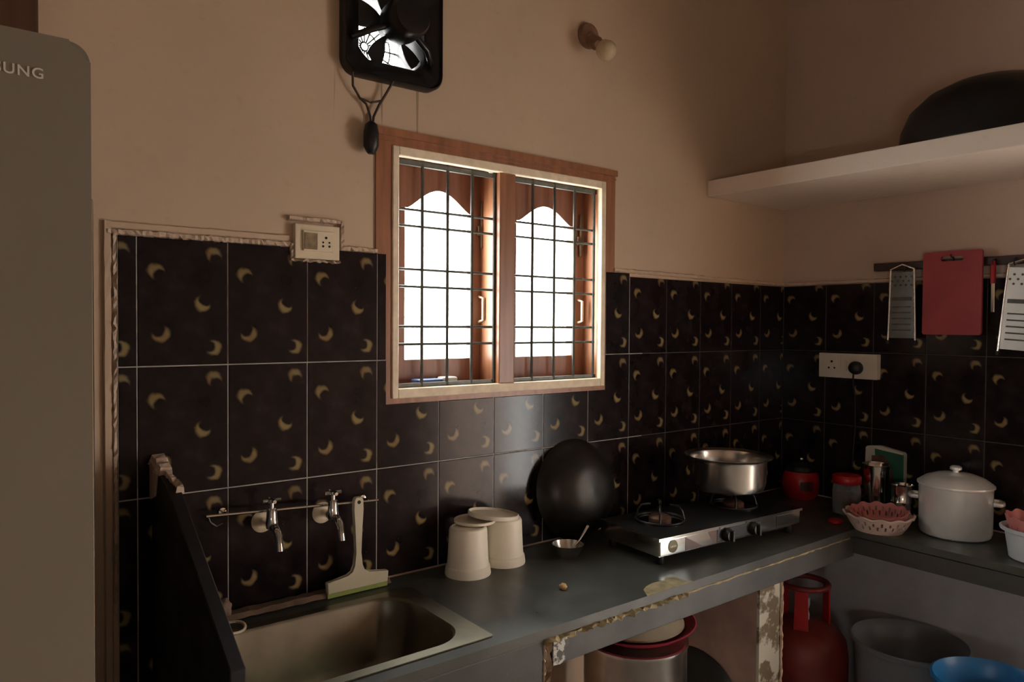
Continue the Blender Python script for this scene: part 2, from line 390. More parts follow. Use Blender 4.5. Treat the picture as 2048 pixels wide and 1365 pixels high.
# ------------------------------------------------------------------ wall tiles
TX, TW = 0.33, 0.2
ROWS = [(0.845, 1.151), (1.154, 1.4525), (1.4555, 1.749)]
GAP = 0.0012
def tile_piece(rects, cell, mode, parent, first={}):
    """a tile cut to one or two rectangles; uv follows the whole tile, so that the print runs on"""
    (a0, a1, z0, z1) = cell
    bm = NB(); uv = bm.loops.layers.uv.new('UVMap')
    T = 0.008
    for (p0, p1, q0, q1) in rects:
        if p1-p0 < 0.004 or q1-q0 < 0.004: continue
        c = 0.0015 if len(rects) == 1 else 0.0
        if mode == 'y':
            back = [(p0, 0, q0), (p1, 0, q0), (p1, 0, q1), (p0, 0, q1)]
            mid = [(x, -T+c, z) for x, y, z in back]
            fr = [(p0+c, -T, q0+c), (p1-c, -T, q0+c), (p1-c, -T, q1-c), (p0+c, -T, q1-c)]
        else:
            back = [(XR, p1, q0), (XR, p0, q0), (XR, p0, q1), (XR, p1, q1)]
            mid = [(XR-T+c, y, z) for x, y, z in back]
            fr = [(XR-T, p1-c, q0+c), (XR-T, p0+c, q0+c), (XR-T, p0+c, q1-c), (XR-T, p1-c, q1-c)]
        rings = [[bm.verts.new(p) for p in r] for r in ((back, mid, fr) if c else (back, fr))]
        for r0, r1 in zip(rings, rings[1:]):
            for i in range(4): bm.faces.new((r0[i], r0[(i+1) % 4], r1[(i+1) % 4], r1[i]))
        bm.faces.new(rings[-1])
    bmesh.ops.recalc_face_normals(bm, faces=bm.faces[:])
    for f in bm.faces:
        for l in f.loops:
            x, y, z = l.vert.co
            u = (x-a0)/(a1-a0) if mode == 'y' else (a1-y)/(a1-a0)
            l[uv].uv = (u, (z-z0)/(z1-z0))
    me = bpy.data.meshes.new('tile'); bm.to_mesh(me); bm.free(); me.materials.append(M['tile'])
    o = bpy.data.objects.new('tile', me); COL.objects.link(o); o.parent = parent
    return o
TWX0, TWX1, TWZ = 0.957, 1.812, 1.330          # where the tiling stops around the window
ki = -1
for k in range(-1, 13):
    c0, c1 = TX+TW*k, TX+TW*(k+1)
    x0, x1 = max(c0, 0.291)+GAP, min(c1, XR-0.008)-GAP
    if k == 12: x1 = XR-0.009
    for r, (z0, z1) in enumerate(ROWS):
        top = z1
        if r == 2 and c0 >= 1.7: top = 1.742 if c0 < 1.9 else 1.730
        rects = []
        # part of the cell left of, right of and below the window
        if x1 <= TWX0 or x0 >= TWX1 or top <= TWZ: rects = [(x0, x1, z0, top)]
        else:
            if z0 < TWZ: rects.append((x0, x1, z0, TWZ))
            zz = max(z0, TWZ)
            if x0 < TWX0: rects.append((x0, TWX0, zz, top))
            if x1 > TWX1: rects.append((TWX1, x1, zz, top))
        rects2 = []
        for (a, b, c, d) in rects:                 # leave the socket box free
            sx0, sx1, sz = 0.688, 0.818, 1.722
            if d > sz and b > sx0 and a < sx1:
                rects2.append((a, b, c, sz))
                if a < sx0: rects2.append((a, sx0, sz, d))
                if b > sx1: rects2.append((sx1, b, sz, d))
            else: rects2.append((a, b, c, d))
        if rects2: tile_piece(rects2, (c0, c1, z0, z1), 'y', wall_back)
for k, x0, x1 in ((-1, .2925, .3285), (0, .3315, .42)): tile_piece([(x0, x1, .545, .8425)], (TX+TW*k, TX+TW*(k+1), .545, .8425), 'y', wall_back)
for k in range(7):
    a1 = -0.005-TW*k+0.0; a0 = a1-TW
    if k == 0: a1 = -0.008
    y0, y1 = max(a0, -1.19)+GAP, a1-GAP
    if y1-y0 < .01: continue
    for r, (z0, z1) in enumerate(ROWS):
        top = 1.730 if r == 2 else z1
        tile_piece([(y0, y1, z0, top)], (a0, -0.005-TW*k, z0, z1), 'x', wall_right)
bm = NB()
for (a, b, c, d) in ((0.291, TWX0, .845, 1.722), (0.291, 0.688, 1.722, 1.749), (0.818, TWX0, 1.722, 1.747), (TWX0, TWX1, .845, TWZ), (TWX1, 2.0, .845, 1.729)): box(bm, a, b, -0.0065, 0.0, c, d)
link('grout', bm, 'grout', wall_back)
bm = NB(); box(bm, 2.0, XR, -0.0065, 0, .845, 1.729); link('grout', bm, 'grout_dark', wall_back)
bm = NB(); box(bm, XR-.004, XR, -1.4, 0, 0.0, .815); link('limewash_dado', bm, 'limewash', wall_right)
bm = NB(); box(bm, XR-.0065, XR, -1.19, 0, .845, 1.729); link('grout', bm, 'grout_dark', wall_right)
# plaster left ragged round the tiled field
bm = NB()
rough_strip(bm, (0.272, 0, 1.757), (0.692, 0, 1.757), 0.016, 0.010, 60, .30)
rough_strip(bm, (0.286, 0, 0.9), (0.286, 0, 1.755), 0.010, 0.009, 80, .45)
link('plaster_edge', bm, 'plaster', wall_back)
bm = NB()
rough_strip(bm, (0.270, 0, 1.772), (0.682, 0, 1.772), 0.020, 0.008, 26, .10)
rough_strip(bm, (0.272, 0, 0.3), (0.272, 0, 1.780), 0.020, 0.008, 40, .10)
rough_strip(bm, (1.85, 0, 1.752), (XR, 0, 1.740), 0.016, 0.010, 60, .3)
rough_strip(bm, (0.818, 0, 1.757), (0.93, 0, 1.756), 0.014, 0.010, 14, .4)
link('plaster_lip', bm, 'wall', wall_back)
bm = NB(); rough_strip(bm, (XR, 0, 1.740), (XR, -1.19, 1.740), 0.016, 0.010, 60, .3, (-1, 0, 0)); link('plaster_lip', bm, 'wallr', wall_right)

# ------------------------------------------------------------------ window
win = struct(empty('window_1', (0, 0, 0)), 'brown wooden window with iron grille and two arched shutters', 'window')
def framebars(x0, x1, z0, z1, wl, wr, wb, wt, y0, y1, bev=0.0):
    bm = NB()
    box(bm, x0, x0+wl, y0, y1, z0, z1); box(bm, x1-wr, x1, y0, y1, z0, z1)
    box(bm, x0+wl, x1-wr, y0, y1, z0, z0+wb); box(bm, x0+wl, x1-wr, y0, y1, z1-wt, z1)
    if bev: bmesh.ops.bevel(bm, geom=bm.edges[:], offset=bev, segments=1, affect='EDGES')
    return bm
link('frame', framebars(0.926, 1.853, 1.312, 2.094, .052, .052, .036, .042, -0.006, 0.16), 'frame', win)
bm = NB(); box(bm, 0.922, 1.857, -0.014, 0.0, 2.078, 2.098); box(bm, 0.926, 1.853, -0.010, 0, 2.064, 2.070); link('head_moulding', bm, 'frame', win)
link('inner_frame', framebars(0.975, 1.804, 1.345, 2.054, .020, .020, .027, .026, -0.012, 0.012, .002), 'cream_paint', win)
link('mullion', bbox(1.350, 1.412, -0.004, 0.16, 1.37, 2.03, .004), 'frame', win)
bm = bbox(.980, 1.800, .011, .0985, 1.346, 1.3725, .002, 1); link('sill', bm, 'frame', win)
# iron grille
GY = 0.022
def bar(p, q, r=0.0042):
    bm = NB(); tube(bm, [p, q], r, 8); link('grille_bar', bm, 'iron', win, 40)
for (x0, x1) in ((0.993, 1.354), (1.408, 1.786)):
    for z in (1.886, 1.839, 1.714, 1.664, 1.548, 1.497): bar((x0, GY+.004, z), (x1, GY+.004, z), .0040)
for x in (1.087, 1.174, 1.262, 1.346, 1.420, 1.500, 1.594, 1.684, 1.775): bar((x, GY-.003, 1.37), (x, GY-.003, 2.03), .0048)
bm = NB()
for (x0, x1) in ((0.995, 1.352), (1.410, 1.785)):
    box(bm, x0, x1, GY-.006, GY+.006, 2.012, 2.026); box(bm, x0, x1, GY-.006, GY+.006, 1.372, 1.384)
link('grille_rail', bm, 'iron', win)
# two wooden shutters, each with an ogee-headed glazed opening
def shutter(x0, x1, o0, o1, zb, zs, za, hx):
    z0, z1, y0, y1 = 1.352, 2.05, 0.098, 0.128
    c = (o0+o1)/2; h = (o1-o0)/2
    head = []
    for k in range(25):
        t = -1+2*k/24; s = abs(t)
        # bell curve with a level shoulder
        z = zs+(za-zs)*(0.5+0.5*math.cos(min(1, s/0.92)*PI))**0.62
        head.append((c+t*h, z))
    bm = NB()
    box(bm, x0, o0, y0, y1, z0, z1); box(bm, o1, x1, y0, y1, z0, z1); box(bm, o0, o1, y0, y1, z0, zb)
    prism(bm, head+[(o1, z1), (o0, z1)], 'y', y0, y1)
    s = link('shutter', bm, 'shutter', win)
    bm = NB(); prism(bm, [(o0-.01, zb-.01), (o1+.01, zb-.01), (o1+.01, za+.012), (o0-.01, za+.012)], 'y', 0.112, 0.115); link('pane', bm, 'pane', s)
    bm = NB(); tube(bm, [(hx, 0.098, 1.645), (hx, 0.075, 1.64), (hx, 0.075, 1.57), (hx, 0.098, 1.565)], .005, 8); link('handle', bm, 'ivory', s, 40)
    bm = NB(); tube(bm, [(hx+.005, 0.09, 1.80), (hx+.005, 0.09, 1.95)], .006, 8); box(bm, hx-.01, hx+.02, .088, .099, 1.84, 1.87); link('bolt', bm, 'rust', s, 40)
shutter(0.98, 1.380, 1.074, 1.317, 1.448, 1.905, 1.966, 1.345)
shutter(1.400, 1.81, 1.495, 1.747, 1.448, 1.905, 1.962, 1.775)
# wrapped soap lying on the window ledge
bm = bbox(1.08, 1.17, 0.03, 0.075, 1.372, 1.392, .008, 3); so = link('soap_packet', bm, 'bluepack', None, 60)
tag(so, 'small blue and white wrapped packet on the window ledge', 'packet')
bm = bbox(1.172, 1.225, 0.035, 0.075, 1.372, 1.396, .01, 3); link('white_end', bm, 'white', so, 60)

# ------------------------------------------------------------------ exhaust fan
fan = empty('exhaust_fan', (FX, 0, FZ), 0, 'black exhaust fan set in a round hole above the window', 'fan')
R = 0.124
out = rrect(-.152, .152, -.155, .155, .045, 8); n = len(out)
bm = NB()
circ = []
for (x, z) in out:
    a = math.atan2(z, x); circ.append((R*math.cos(a), R*math.sin(a)))
def ring(pts, y, s=1.0): return [bm.verts.new((x*s, y, z*s)) for x, z in pts]
rings = [ring(out, 0.0), ring(out, -.030), ring(out, -.036, .975), ring(out, -.026, .94), ring(circ, -.016, 1.04), ring(circ, -.010, 1.0), ring(circ, 0.17, 1.0), ring(circ, 0.17, 1.25), ring(circ, 0.0, 1.25)]
for a, b in zip(rings, rings[1:]):
    for i in range(n): bm.faces.new((a[i], a[(i+1) % n], b[(i+1) % n], b[i]))
link('housing', bm, 'fanblack', fan, 40)
bm = NB(); lathe(bm, [(.0, 0.0), (.036, 0.0), (.055, .012), (.058, .03), (.058, .085), (.05, .098), (.02, .104), (0.0, .104)], 32, (0, -.030, 0), 'y', cap=False)
link('motor', bm, 'fanblack', fan, 40)
bm = NB(); lathe(bm, [(0, 0), (.034, 0), (.036, .03), (0, .032)], 24, (0, .012, 0), 'y', cap=False); hub = link('blade_hub', bm, 'fanblack', fan, 40)
for k in range(5):
    a0 = 2*PI*k/5+2.95; bm = NB(); prev = None
    for j in range(7):
        r = 0.028+(R-.006-.028)*j/6; w = 0.24+0.08*math.sin(j/6*PI)
        pts = []
        for s in (-1, 0, 1):
            a = a0+s*w*(0.85 if j < 2 else 1); y = -.005+s*0.014
            pts.append((r*math.cos(a), y, r*math.sin(a)))
        row = [bm.verts.new(p) for p in pts]+[bm.verts.new((p[0], p[1]+.003, p[2])) for p in pts][::-1]
        if prev:
            for i in range(6): bm.faces.new((prev[i], prev[(i+1) % 6], row[(i+1) % 6], row[i]))
        else: bm.faces.new(row)
        prev = row
    bm.faces.new(prev[::-1]); link('blade', bm, 'fanblack', fan, 50)
for k in range(3):
    a = math.radians((-35, 85, 205)[k]); bm = NB()
    tube(bm, [(.045*math.cos(a), -.065, .045*math.sin(a)), (.10*math.cos(a), -.060, .10*math.sin(a)), (.140*math.cos(a), -.028, .140*math.sin(a))], .009, 8)
    link('motor_bracket', bm, 'fanblack', fan, 50)
bm = NB()
for r in (.045, .085, .113): tube(bm, [(r*math.cos(a), .165, r*math.sin(a)) for a in [2*PI*i/32 for i in range(32)]], .0028, 6, True)
for i in range(16):
    a = 2*PI*i/16; tube(bm, [(.01*math.cos(a), .163, .01*math.sin(a)), (.119*math.cos(a), .163, .119*math.sin(a))], .0028, 6)
link('rear_guard', bm, 'iron', fan, 50)
cable = empty('fan_cable', (0.905, -.006, 2.05), 0, 'dangling brown wires and dark connector below the exhaust fan', 'cable')
def cpt(pts): return [(x-.905, y+.006, z-2.05) for x, y, z in pts]
bm = NB()
tube(bm, cpt([(.845, -.03, 2.222), (.85, -.02, 2.19), (.872, -.016, 2.162), (.892, -.014, 2.15), (.905, -.012, 2.12), (.908, -.012, 2.085)]), .0035, 8)
tube(bm, cpt([(.965, -.03, 2.222), (.95, -.02, 2.19), (.93, -.016, 2.155), (.915, -.012, 2.12), (.911, -.012, 2.085)]), .0035, 8)
tube(bm, cpt([(.872, -.016, 2.162), (.905, -.016, 2.156), (.94, -.016, 2.168)]), .003, 8)
link('wire', bm, 'wire', cable, 60)
bm = NB(); lathe(bm, [(.008, .05), (.017, .042), (.021, .02), (.021, -.015), (.014, -.03), (.009, -.036)], 20, (-.006, -.024, 0)); link('connector', bm, 'black', cable, 40)

# ------------------------------------------------------------------ bulb
lamp = empty('wall_bulb', (1.716, 0, 2.536), 0, 'unlit round bulb in an angled brown holder on the wall', 'bulb')
bm = NB(); lathe(bm, [(.0, 0), (.042, 0), (.044, .006), (.038, .018), (.026, .022), (0, .022)], 32, (0, 0, 0), 'y', cap=False); link('base_plate', bm, 'bulbholder', lamp, 40)
axis = Vector((0.03, -0.78, -0.62)).normalized()
q = Vector((0, 0, 1)).rotation_difference(axis)
def along(prof, m, name, sm=40, off=0.014):
    bm = NB(); lathe(bm, prof, 28, cap=False)
    bmesh.ops.transform(bm, matrix=Matrix.Translation(axis*off) @ q.to_matrix().to_4x4(), verts=bm.verts[:]); return link(name, bm, m, lamp, sm)
along([(0, 0), (.022, 0), (.024, .01), (.019, .014), (.019, .03), (.023, .034), (.023, .046), (.018, .05), (0, .05)], 'bulbholder', 'holder')
along([(0, .048), (.013, .048), (.013, .058), (.02, .068), (.029, .082), (.033, .098), (.032, .112), (.024, .126), (.012, .133), (0, .135)], 'bulb', 'bulb_glass', 80)

# ------------------------------------------------------------------ socket on the back wall
sk = empty('wall_socket', (0.753, 0, 1.770), 0, 'old cream socket plate in ragged plaster at the top of the tiles', 'socket')
bm = bbox(-.060, .060, -.020, 0, -.048, .040, .003); link('plate', bm, 'ivory', sk)
bm = bbox(-.041, .041, -.026, -.018, -.028, .024, .002); link('module', bm, 'ivory', sk)
bm = bbox(-.038, -.004, -.0285, -.024, -.024, .018, .0015); link('switch', bm, 'dirty', sk)
bm = NB()
for (x, z, r) in ((.020, .008, .0035), (.012, -.004, .0025), (.029, -.004, .0025), (.012, -.014, .003), (.029, -.014, .003)):
    lathe(bm, [(0, 0), (r, 0), (r, .001), (0, .001)], 12, (x, -.0258, z), 'y', cap=False)
link('pin_hole', bm, 'hole', sk)
bm = NB()
rough_strip(bm, (-.074, 0, .054), (.072, 0, .054), .013, .016, 16, .2)
rough_strip(bm, (.070, 0, .056), (.070, 0, -.020), .012, .018, 10, .2)
rough_strip(bm, (-.068, 0, -.052), (.064, 0, -.052), .010, .014, 14, .6)
rough_strip(bm, (-.066, 0, -.05), (-.066, 0, -.012), .010, .016, 6, .4)
link('plaster_surround', bm, 'plaster', sk)

# ------------------------------------------------------------------ concrete shelf and the wok on it
bm = bbox(2.374, XR, -1.2, 0.0, 2.066, 2.130, .004)
sh = link('wall_shelf', bm, 'shelf'); tag(sh, 'thick painted concrete shelf across the corner above the counter', 'shelf')
bm = NB(); lathe(bm, [(.005, .292), (.07, .288), (.14, .268), (.21, .228), (.265, .165), (.292, .09), (.300, 0.0), (.294, 0.0), (.286, .088), (.259, .160), (.205, .222), (.138, .261), (.07, .281), (.005, .285)], 56)
wk = link('upturned_wok', bm, 'blackiron', None, 50, (2.632, -0.905, 2.1295)); wk.scale = (.89, .89, .76); tag(wk, 'large black iron wok turned upside down on the high shelf', 'wok')
for s in (-1, 1):
    bm = NB(); tube(bm, [(.06*math.cos(a)-.0, s*(.290+.05*math.sin(a)), .02) for a in [PI*i/10 for i in range(11)]], .006, 8); link('handle', bm, 'blackiron', wk, 50)

# ------------------------------------------------------------------ counter
ct = empty('kitchen_counter', (1.6, -.27, 0), 0, 'L-shaped kitchen counter with a dark stone top and grey face', 'counter')
def cobj(name, bm, m, sm=None):
    bmesh.ops.translate(bm, vec=(-1.6, .27, 0), verts=bm.verts[:]); return link(name, bm, m, ct, sm)
SX0, SX1, SY0, SY1 = 0.42, 0.965, -0.480, -0.125       # sink cut-out
TT = CZ-.024; YB = -.0082
bm = NB()
box(bm, .3845, SX0, -.535, YB, TT, CZ); box(bm, SX0, SX1, SY1, YB, TT, CZ); box(bm, SX0, SX1, -.535, SY0, TT, CZ)
box(bm, SX1, XR-.0085, -.535, YB, TT, CZ); box(bm, 2.52, XR-.0085, -1.19, -.535, TT, CZ)
cobj('worktop', bm, 'counter')
bm = bbox(1.128, 2.535, -.530, -.505, .742, TT-.007, .002); cobj('front_face', bm, 'apron')
bm = bbox(2.525, 2.55, -1.19, -.505, .755, TT-.004, .002); cobj('front_face', bm, 'apron')
bm = bbox(.387, 1.098, -.532, -.50, 0, TT-.002, .003); cobj('sink_panel', bm, 'apron')
bm = NB(); rough_strip(bm, (1.100, -.526, TT-.008), (1.62, -.526, TT-.007), .016, .012, 46, .75); rough_strip(bm, (1.62, -.526, TT-.004), (2.5, -.526, TT-.004), .008, .008, 40, .4); cobj('cement_joint', bm, 'cement')
bm = NB(); prism(bm, [(1.452, -.534), (1.475, -.500), (1.50, -.486), (1.535, -.478), (1.575, -.484), (1.600, -.470), (1.625, -.486), (1.618, -.512), (1.640, -.534)], 'z', CZ-.004, CZ+.0015); cobj('cement_spill', bm, 'cement')
bm = NB(); rough_strip(bm, (1.116, -.518, .60), (1.116, -.518, TT), .020, .012, 26, .5); cobj('raw_edge', bm, 'rust')
bm = NB(); rough_strip(bm, (1.101, -.524, .55), (1.101, -.524, TT-.015), .007, .010, 26, .7); cobj('plaster_line', bm, 'plaster')
bm = NB()
prism(bm, [(1.128, .744), (1.150, .742), (1.168, .752), (1.160, .772), (1.178, .786), (1.170, .806), (1.128, .808)], 'y', -.5325, -.528); cobj('chipped_patch', bm, 'chips')
bm = NB(); box(bm, 2.075, 2.190, -.452, -.001, 0, TT); cobj('support_wall', bm, 'pillar')
bm = NB(); box(bm, 2.073, 2.192, -.460, -.450, 0, TT-.004); cobj('support_front', bm, 'peel')
bm = NB(); rough_strip(bm, (2.193, -.462, .2), (2.193, -.462, .74), .008, .006, 40, .5); cobj('plaster_line', bm, 'plaster')
bm = NB(); box(bm, 1.03, 1.115, -.49, -.001, 0, TT); cobj('sink_side_wall', bm, 'pillar')
bm = NB(); rough_strip(bm, (.405, -.036, CZ+.004), (.95, -.03, CZ+.004), .05, .010, 30, .14, (0, 0, 1)); cobj('cement_ledge', bm, 'wet')

# ------------------------------------------------------------------ sink
sink = empty('steel_sink', (.69, -.30, CZ), 0, 'dull stainless steel sink let into the dark counter', 'sink')
def loop(bm, x0, x1, y0, y1, r, z): return [bm.verts.new((x-.69, y+.30, z-CZ)) for x, y in rrect(x0, x1, y0, y1, r, 8)]
bm = NB()
spec = [(.405, .978, -.496, -.108, .006, CZ+.001), (.405, .978, -.496, -.108, .006, CZ+.0035), (.428, .930, -.470, -.134, .085, CZ+.0045), (.433, .925, -.465, -.139, .083, CZ-.002),
        (.442, .914, -.455, -.149, .075, CZ-.14), (.455, .900, -.440, -.164, .065, CZ-.165), (.50, .86, -.40, -.21, .05, CZ-.172)]
L = [loop(bm, *s) for s in spec]
for a, b in zip(L, L[1:]):
    for i in range(len(a)): bm.faces.new((a[i], a[(i+1) % len(a)], b[(i+1) % len(a)], b[i]))
bm.faces.new(L[-1]); link('basin', bm, 'sinksteel', sink, 35)
bm = NB(); lathe(bm, [(0, 0), (.038, 0), (.040, .004), (.030, .004), (.026, .001), (0, .001)], 28, (.0, 0, -.1725), cap=False); link('drain', bm, 'chrome', sink, 40)

# ------------------------------------------------------------------ black partition slab beside the sink
pt = empty('stone_partition', (.372, -.28, 0), 0, 'upright black stone slab with a sloping top beside the sink', 'slab')
bm = NB(); prism(bm, [(.271, 0), (.271, 1.232), (.12, 1.204), (-.325, .978), (-.325, 0)], 'x', -.013, .013)
bmesh.ops.bevel(bm, geom=bm.edges[:], offset=.002, segments=1, affect='EDGES'); link('slab', bm, 'black_stone', pt)
bm = NB(); rough_strip(bm, (0, .270, 1.230), (0, .190, 1.216), .036, .020, 8, .25, (0, 0, 1)); rough_strip(bm, (.004, .190, 1.214), (.010, .100, 1.192), .018, .012, 10, .3, (0, 0, 1)); link('cement_cap', bm, 'plaster', pt)
bm = NB(); prism(bm, [(.270, 1.150), (.270, 1.240), (.20, 1.225), (.225, 1.165)], 'x', -.018, -.012); link('cement_smear', bm, 'plaster', pt)

# ------------------------------------------------------------------ taps, rail and squeegee
def tap(x, z, label):
    t = empty('water_tap', (x, 0, z), 0, label, 'tap', 'taps over the sink')
    bm = NB(); lathe(bm, [(.010, .0078), (.027, .0078), (.028, .011), (.020, .017), (.012, .019)], 28, (0, 0, 0), 'y'); link('flange', bm, 'ivory', t, 40)
    bm = NB(); tube(bm, [(0, -.012, 0), (0, -.04, .004), (0, -.075, .008)], [.010, .011, .013], 14)
    lathe(bm, [(.0, -.012), (.013, -.012), (.015, 0), (.013, .012), (.012, .034), (.009, .038), (0, .038)], 20, (0, -.078, .010), cap=False); link('body', bm, 'chrome', t, 45)
    bm = NB(); tube(bm, [(0, -.080, .002), (0, -.100, .004), (0, -.120, -.008), (0, -.130, -.030), (0, -.133, -.045)], [.010, .010, .0095, .009, .0095], 14); link('spout', bm, 'chrome', t, 45)
    bm = NB(); lathe(bm, [(0, 0), (.006, 0), (.006, .014), (.011, .017), (.011, .023), (0, .026)], 16, (0, -.078, .046), cap=False)
    tube(bm, [(-.022, -.078, .066), (.022, -.078, .066)], .0045, 8); tube(bm, [(0, -.056, .066), (0, -.10, .066)], .0045, 8); link('handle', bm, 'chrome', t, 45)
    return t
tap(.612, 1.058, 'chrome wall tap beside the black stone partition')
tap(.770, 1.056, 'chrome wall tap beside the hanging cream squeegee')
rl = empty('steel_rail', (.69, 0, 1.088), 0, 'thin steel rail fixed to the tiles behind the taps', 'rail')
bm = NB(); tube(bm, [(-.222, -.046, .012), (0, -.046, 0), (.224, -.046, -.012)], .0036, 10); link('rod', bm, 'chrome', rl, 45)
for x, z in ((-.175, .0095), (.195, -.010)):
    bm = NB(); tube(bm, [(x, -.007, z), (x, -.046, z)], .004, 8); lathe(bm, [(0, 0), (.011, 0), (.009, .005), (0, .006)], 16, (x, -.0078, z), 'y', cap=False); link('rail_mount', bm, 'chrome', rl, 45)
bm = NB(); tube(bm, [(-.218, -.046, .012), (-.212, -.044, -.004), (-.198, -.044, -.016), (-.184, -.044, -.010)], .0025, 8); link('hook', bm, 'iron', rl, 45)
sq = empty('squeegee', (.849, -.0572, .848), 0, 'cream plastic squeegee hung upright on the steel rail', 'squeegee')
bm = NB()
head = [(-.086, .006), (.086, .006), (.088, .036), (.030, .042), (.016, .050), (.009, .066), (.007, .10), (.010, .17), (.013, .215), (.013, .240), (.008, .248), (-.008, .248), (-.013, .240), (-.013, .215), (-.010, .17), (-.007, .10), (-.009, .066), (-.016, .050), (-.030, .042), (-.088, .036)]
prism(bm, head, 'y', -.008, .008); bmesh.ops.bevel(bm, geom=bm.edges[:], offset=.002, segments=1, affect='EDGES'); link('handle', bm, 'squeegee', sq)
bm = bbox(-.086, .086, -.005, .004, -.006, .010, .001, 1); link('rubber_blade', bm, 'rubber', sq)
bm = NB(); lathe(bm, [(0, 0), (.005, 0), (.005, .0012), (0, .0012)], 14, (0, -.0078, .235), 'y', cap=False); link('hanging_hole', bm, 'hole', sq)
# scrubber at the back of the sink
bm = NB(); bmesh.ops.create_icosphere(bm, subdivisions=3, radius=.032)
for v in bm.verts: v.co *= 1+.22*math.sin(v.co.x*190+1)*math.sin(v.co.z*170)+random.uniform(-.06, .06); v.co.z *= .75
sb = link('scrub_cloth', bm, 'scrub', None, 70, (.492, -.050, CZ+.034)); tag(sb, 'crumpled brown scrubbing cloth at the back corner of the sink', 'cloth')
bm = NB(); tube(bm, [(.045*math.cos(a)+.545-.545, .030*math.sin(a), .004*math.sin(2*a)) for a in [2*PI*i/28 for i in range(28)]], .0035, 8, True)
rg = link('plastic_ring', bm, 'ivory', None, 50, (.490, -.118, CZ+.0105)); tag(rg, 'thin pale plastic ring lying on the sink rim', 'ring')

# ------------------------------------------------------------------ inverted tubs, lids, bowl
def cuptub(x, y, label):
    t = empty('plastic_tub', (x, y, CZ), 0, label, 'tub', 'upturned tubs on the counter')
    bm = NB(); lathe(bm, [(.056, 0), (.066, 0), (.0665, .004), (.064, .024), (.0605, .027), (.0585, .05), (.055, .128), (.052, .134), (.047, .136), (.045, .133), (0.001, .133)], 48, cap=False); link('body', bm, 'cup', t, 38)
    return t
cuptub(1.170, -.105, 'cream plastic tub turned upside down, in front of its twin')
t2 = cuptub(1.312, -.085, 'cream plastic tub turned upside down under a flat lid')
bm = NB(); lathe(bm, [(0.001, .0), (.074, 0), (.076, .003), (.076, .012), (.073, .013), (.070, .006), (.001, .005)], 48, cap=False)
ld = link('tub_lid', bm, 'cup', None, 38, (1.271, -.088, CZ+.1448), (0, math.radians(7), 0)); tag(ld, 'flat cream plastic lid lying on the upturned tub', 'lid')
bm = NB(); lathe(bm, [(0.001, .0), (.060, 0), (.062, .002), (.062, .008), (.060, .009), (.057, .004), (.001, .003)], 40, cap=False)
ld2 = link('tub_lid', bm, 'cup', None, 38, (1.215, -.074, CZ+.1355), (0, 0, 0)); tag(ld2, 'smaller cream lid poking out behind the flat lid', 'lid')
bm = NB(); lathe(bm, [(.001, 0), (.026, 0), (.036, .010), (.044, .028), (.048, .040), (.050, .041), (.0475, .041), (.043, .028), (.034, .012), (.001, .004)], 40, cap=False)
bo = link('steel_bowl', bm, 'steel', None, 45, (1.500, -.165, CZ)); tag(bo, 'small steel bowl holding a spoon beside the stove', 'bowl')
spn = empty('steel_spoon', (1.500, -.165, CZ+.008), 0, 'steel spoon resting in the small bowl', 'spoon')
bm = NB(); tube(bm, [(0, 0, .001), (.025, 0, .018), (.050, 0, .037), (.085, 0, .075)], [.0035, .003, .0032, .0055], 10); link('handle', bm, 'chrome', spn, 60)
bm = NB(); bmesh.ops.create_uvsphere(bm, u_segments=18, v_segments=10, radius=.016)
for v in bm.verts: v.co.z *= .3; v.co.x *= 1.35
link('spoon_bowl', bm, 'chrome', spn, 60, (-.008, 0, .001))
bm = NB(); bmesh.ops.create_icosphere(bm, subdivisions=2, radius=.011)
for v in bm.verts: v.co *= 1+random.uniform(-.15, .15); v.co.z *= .8
fd = link('food_scrap', bm, 'gold', None, 40, (1.305, -.365, CZ+.008)); tag(fd, 'small pale golden scrap of food lying on bare counter', 'food')

# ------------------------------------------------------------------ black wok leaning on the tiles
lw = empty('leaning_wok', (1.652, -.068, CZ-.0005), 0, 'black iron wok leaning against the tiles behind the stove', 'wok')
bm = NB(); lathe(bm, [(.001, .088), (.06, .085), (.10, .074), (.130, .054), (.153, .028), (.164, .0), (.168, -.002), (.161, .0), (.148, .026), (.130, .049), (.098, .068), (.06, .079), (.001, .082)], 56, cap=False)
tl = math.radians(8)
bmesh.ops.transform(bm, matrix=Matrix.Translation((0, .035, .176)) @ Matrix.Rotation(math.radians(90)-tl, 4, 'X'), verts=bm.verts[:])
dz = min(v.co.z for v in bm.verts); bmesh.ops.translate(bm, vec=(0, 0, -dz), verts=bm.verts[:])
link('pan', bm, 'wokiron', lw, 50)

# ------------------------------------------------------------------ gas stove
st = empty('gas_stove', (2.0, -.275, CZ), math.radians(-3.5), 'two-burner steel gas stove on the dark counter', 'stove')
bm = NB(); box(bm, -.34, .34, -.145, .115, .030, .078); link('body', bm, 'chrome', st)
bm = bbox(-.345, .345, -.152, .120, .077, .086, .003); link('top_plate', bm, 'black', st)
bm = NB(); box(bm, -.345, .345, -.153, -.149, .078, .0865); box(bm, -.347, -.343, -.153, .120, .078, .0865); link('steel_rim', bm, 'chrome', st)
bm = bbox(-.338, .338, -.148, -.140, .032, .077, .002); link('front_panel', bm, 'chrome', st)
bm = bbox(-.09, .125, -.1505, -.146, .036, .074, .002); link('knob_panel', bm, 'black', st)
for x in (-.048, .082):
    bm = NB(); lathe(bm, [(0, 0), (.021, 0), (.022, .006), (.017, .022), (.0, .024)], 24, (x, -.150, .055), 'y', cap=False); kb = link('knob', bm, 'black', st, 40)
    bm = bbox(x-.004, x+.004, -.183, -.170, .038, .072, .002); link('knob_grip', bm, 'black', kb)
